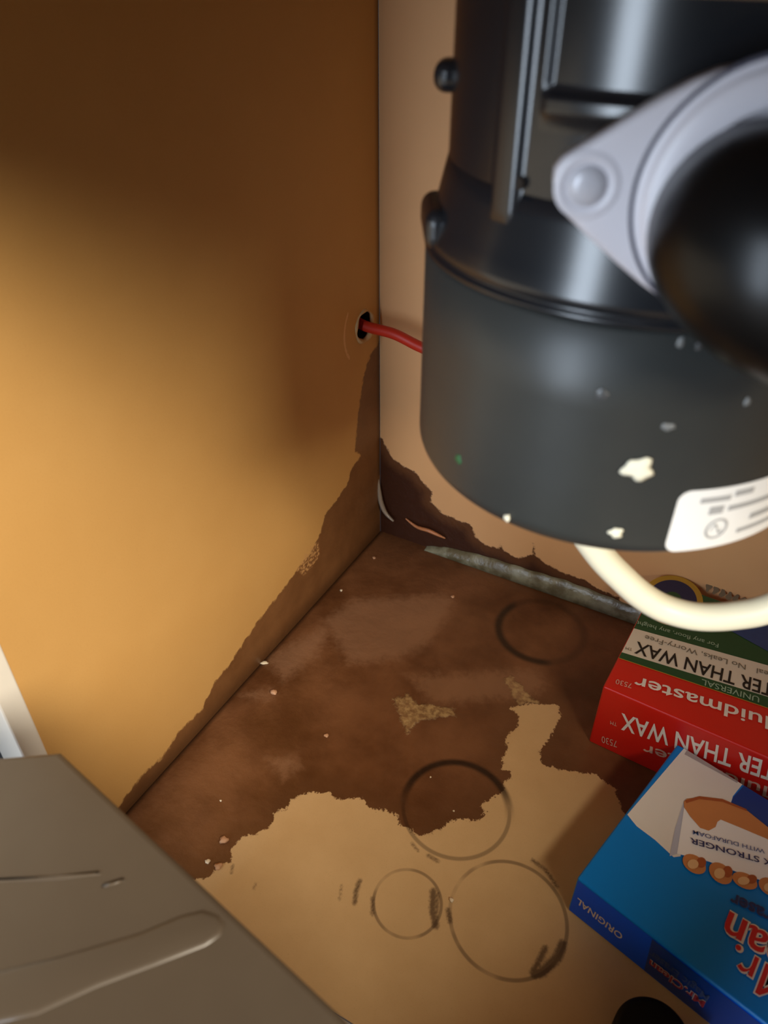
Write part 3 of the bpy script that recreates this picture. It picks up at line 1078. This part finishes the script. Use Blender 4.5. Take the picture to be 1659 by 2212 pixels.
for (u, v, ru, rv) in [(1499, 1868, 25, 21), (1556, 1888, 25, 23), (1608, 1904, 27, 18), (1664, 1918, 26, 20)]:
    ring = [(u + ru * math.cos(a) + 0.15 * rv * math.sin(a), v + rv * math.sin(a) + 0.25 * ru * math.cos(a)) for a in np.linspace(0, 2 * math.pi, 20, endpoint=False)]
    flat_poly('fingertip', clampd(bt(ring)), m_skin, mag, BH + 4 * e)
    ring = [(u + 15 + ru * 0.42 * math.cos(a), v - 3 + rv * 0.55 * math.sin(a)) for a in np.linspace(0, 2 * math.pi, 14, endpoint=False)]
    flat_poly('finger_shade', clampd(bt(ring)), m_skind, mag, BH + 5 * e)
    ring = [(u - 3 + ru * 0.48 * math.cos(a), v + 1 + rv * 0.50 * math.sin(a)) for a in np.linspace(0, 2 * math.pi, 14, endpoint=False)]
    flat_poly('nail', clampd(bt(ring)), m_nail, mag, BH + 6 * e)


skewtext(blue, mag, '3X STRONGER', (1490, 1812), (1682, 1866), (1486, 1823), m_inkb, bold=0.012)
skewtext(blue, mag, 'WITH DURAFOAM', (1496, 1796), (1650, 1838), (1494, 1804), m_steel, bold=0.004)
# the red outlined name and the blue line below it
W_OFF = 0.045
for (body, pe, ps, pt, m1, m2, b2) in [('Clean', (1575, 1970), (1810, 2112), (1545, 2026), m_logo, m_wink, 0.045),
                                      ('Mr.', (1590, 2040), (1720, 2125), (1556, 2096), m_logo, m_wink, 0.03),
                                      ('Magic Eraser', (1580, 1930), (1800, 2035), (1567, 1952), m_inkb, m_steel, 0.04)]:
    skewtext(blue, mag, body, pe, ps, pt, m2, 3, b2, name='lettering_outline')
    skewtext(blue, mag, body, pe, ps, pt, m1, 4, 0.0 if body == 'Mr.' else 0.012)


sidetext(blue, mag, 'ORIGINAL', (1249, 1938), (1347, 2019), (1250, 1953), m_wink, bold=0.014)
fa = [blue.front(*p) for p in [(1415, 2040), (1700, 2230), (1700, 2330), (1430, 2120)]]
q0 = blue.front(1413, 2050)
# darker printed zone at the right of the side face, with the small name on it
v4 = [(q0[0], -2 * e, 0.003), (BW - 0.003, -2 * e, 0.003), (BW - 0.003, -2 * e, BH - 0.003), (q0[0] - 0.004, -2 * e, BH - 0.003)]
mesh('dark_panel', v4, [(0, 1, 2, 3)], m_bdark, mag)
m_mut = simple('muted_red_ink', srgb(168, 50, 62), 0.5, 0.1)
m_mutb = simple('muted_blue_ink', srgb(62, 84, 132), 0.5, 0.1)
sidetext(blue, mag, 'Magic Eraser', (1408, 2050), (1535, 2150), (1404, 2064), m_mutb, 4, 0.01)
sidetext(blue, mag, 'Mr.Clean', (1406, 2070), (1526, 2162), (1412, 2090), m_wink, 4, 0.05, 'lettering_outline')
sidetext(blue, mag, 'Mr.Clean', (1406, 2070), (1526, 2162), (1412, 2090), m_mut, 5, 0.02)

# ================================================================== BLACK JAR LID by the blue carton
m_cap = simple('black_lid', srgb(8, 8, 8), 0.6, 0.1, 60, spec=0.2)
kc = on_floor(1412, 2238, 0.022)
kr = 0.029
prof = [(0.0, 0.0), (kr, 0.0), (kr, 0.016)] + [(kr - 0.006 + 0.006 * math.cos(a), 0.016 + 0.006 * math.sin(a)) for a in np.linspace(0.2, math.pi / 2, 5)] + [(kr * 0.6, 0.0222), (0.0, 0.0222)]
lid = thing('jar_lid', 'black round lid on the floor at the bottom edge beside the blue carton', 'lid', (kc[0], kc[1], 0.0003))
lathe('top', prof[3:], m_cap, lid, 48)
lathe('rim', prof[:4], m_cap, lid, 96, rfun=lambda r, z, a: r + (0.0006 * math.sin(48 * a) if r > kr - 0.001 else 0))

# ================================================================== GREY STORAGE BIN in front of the cabinet
ZL = 0.30
m_bin, nt, b = new_mat('grey_bin_plastic')
g = N(nt)
nt.links.new(g.mix(g.noise(12, 3), srgb(76, 64, 52), srgb(88, 76, 62)), b.inputs['Base Color'])
b.inputs['Roughness'].default_value = 0.36
g.bump(g.noise(30, 2), 0.08, 0.004, b)
pa, pb = on_floor(130, 1622, ZL)[:2], on_floor(760, 2212, ZL)[:2]
ev = (pb - pa) / np.linalg.norm(pb - pa)
nv2 = np.array([ev[1], -ev[0]])             # towards the room
if nv2[1] > 0:
    nv2 = -nv2
binr = thing('storage_bin', 'grey plastic storage bin with a ribbed lid at the lower left front', 'bin', (pa[0], pa[1], -0.12), math.atan2(ev[1], ev[0]))


def to_bin(u, v):
    p = on_floor(u, v, ZL)[:2] - pa
    return np.array([p @ ev, p @ nv2])          # y grows towards the room


ch, LW, LD = 0.05, 0.32, 0.24
k = ch / math.sqrt(2)
outl = [(0, 0), (LW, 0), (LW + k, k), (LW + k, LD), (LW, LD + k), (0, LD + k), (-k, LD), (-k, k)]
outl = [(p[0], -p[1]) for p in outl]
bm = prism_bm(outl[::-1], 0.022, 0.0035, 3)
bm.transform(Matrix.Translation((0, 0, ZL + 0.12 - 0.022)))
lidp = from_bm('lid', bm, m_bin, binr)


def inset(o_, d, c=(LW / 2, -(LD + k) / 2)):
    return [(c[0] + (p[0] - c[0]) * (1 - d), c[1] + (p[1] - c[1]) * (1 - d)) for p in o_]


top_o, bot_o = inset(outl, 0.06), inset(outl, 0.16)
zt = ZL + 0.12 - 0.0225
v8 = [(p[0], p[1], zt) for p in top_o] + [(p[0], p[1], 0.0) for p in bot_o]
f8 = [(i, (i + 1) % 8, 8 + (i + 1) % 8, 8 + i) for i in range(8)] + [tuple(range(8))[::-1], tuple(range(8, 16))]
mesh('tub', v8, f8, m_bin, binr)


def lid_rib(pxs, hgt):
    q = [to_bin(*p) for p in pxs]
    q = [(p[0], -p[1]) for p in q]
    ar = sum(q[i][0] * q[(i + 1) % len(q)][1] - q[(i + 1) % len(q)][0] * q[i][1] for i in range(len(q)))
    if ar < 0:
        q = q[::-1]
    bm = prism_bm(q, hgt + 0.004, hgt + 0.003, 5)
    bm.transform(Matrix.Translation((0, 0, ZL + 0.12 - 0.004)))
    o = from_bm('rib', bm, m_bin, lidp, True)
    return o


lid_rib([(-60, 2105), (130, 2060), (300, 2010), (390, 1972), (440, 1960), (475, 1972), (492, 1996), (482, 2025), (445, 2050), (330, 2095), (210, 2140), (80, 2200), (-60, 2230)], 0.0012)
lid_rib([(-60, 1890), (120, 1884), (215, 1876), (240, 1884), (215, 1897), (120, 1908), (-60, 1915)], 0.0006)
lid_rib([(205, 1912), (270, 1892), (290, 1898), (270, 1910), (215, 1926)], 0.0005)

# ================================================================== CRUMBS on the floor
m_crumb = simple('pale_crumb', srgb(232, 214, 184), 0.6, 0.1, 300, bump=0.4)
m_crumb2 = simple('tan_crumb', srgb(198, 150, 112), 0.6, 0.1, 300, bump=0.4)
crumbs = [(737, 1276, .0016, 0, 'white crumb on the stained floor, second from the back corner near the left panel'),
          (808, 1206, .0021, 1, 'tan crumb on the stained floor nearest the back left corner'),
          (571, 1433, .0024, 0, 'long white crumb beside the seam of the stained floor and left panel'),
          (705, 1590, .0022, 1, 'tan crumb alone in the middle of the brown stain'),
          (975, 1945, .0019, 0, 'white crumb between the small and the big can ring'),
          (449, 1862, .0022, 0, 'white crumb at the edge of the stain next to the grey bin'),
          (484, 1816, .0036, 1, 'larger tan crumb at the stain edge near the grey bin'),
          (472, 1873, .0032, 1, 'tan crumb beside a white crumb next to the grey bin'),
          (592, 1497, .0034, 1, 'pinkish chip of board on the peeled patch near the left panel'),
          (978, 1290, .0022, 1, 'tan crumb on the dark stain below the wet strip'),
          (980, 1752, .0009, 0, 'tiny white crumb inside the dark part of the big can ring'),
          (930, 1679, .0009, 0, 'tiny white crumb just inside the top of the big can ring'),
          (477, 1730, .0010, 0, 'tiny white crumb on the stain at the lower left')]
for (u, v, r, kind, lab) in crumbs:
    p = on_floor(u, v)
    lng = 1.9 if 'long' in lab else 1.2
    bm = blob_bm(r * lng, r, r * 0.7, 0.3, 2)
    bm.transform(Matrix.Rotation(random.uniform(0, 3.1), 4, 'Z') if lng < 1.5 else Matrix.Rotation(0.6, 4, 'Z'))
    o = from_bm('crumb', bm, (m_crumb, m_crumb2)[kind], None, True)
    o.location = (p[0], p[1], r * 0.45)
    tag(o, lab, 'debris', 'crumbs on the stained floor')
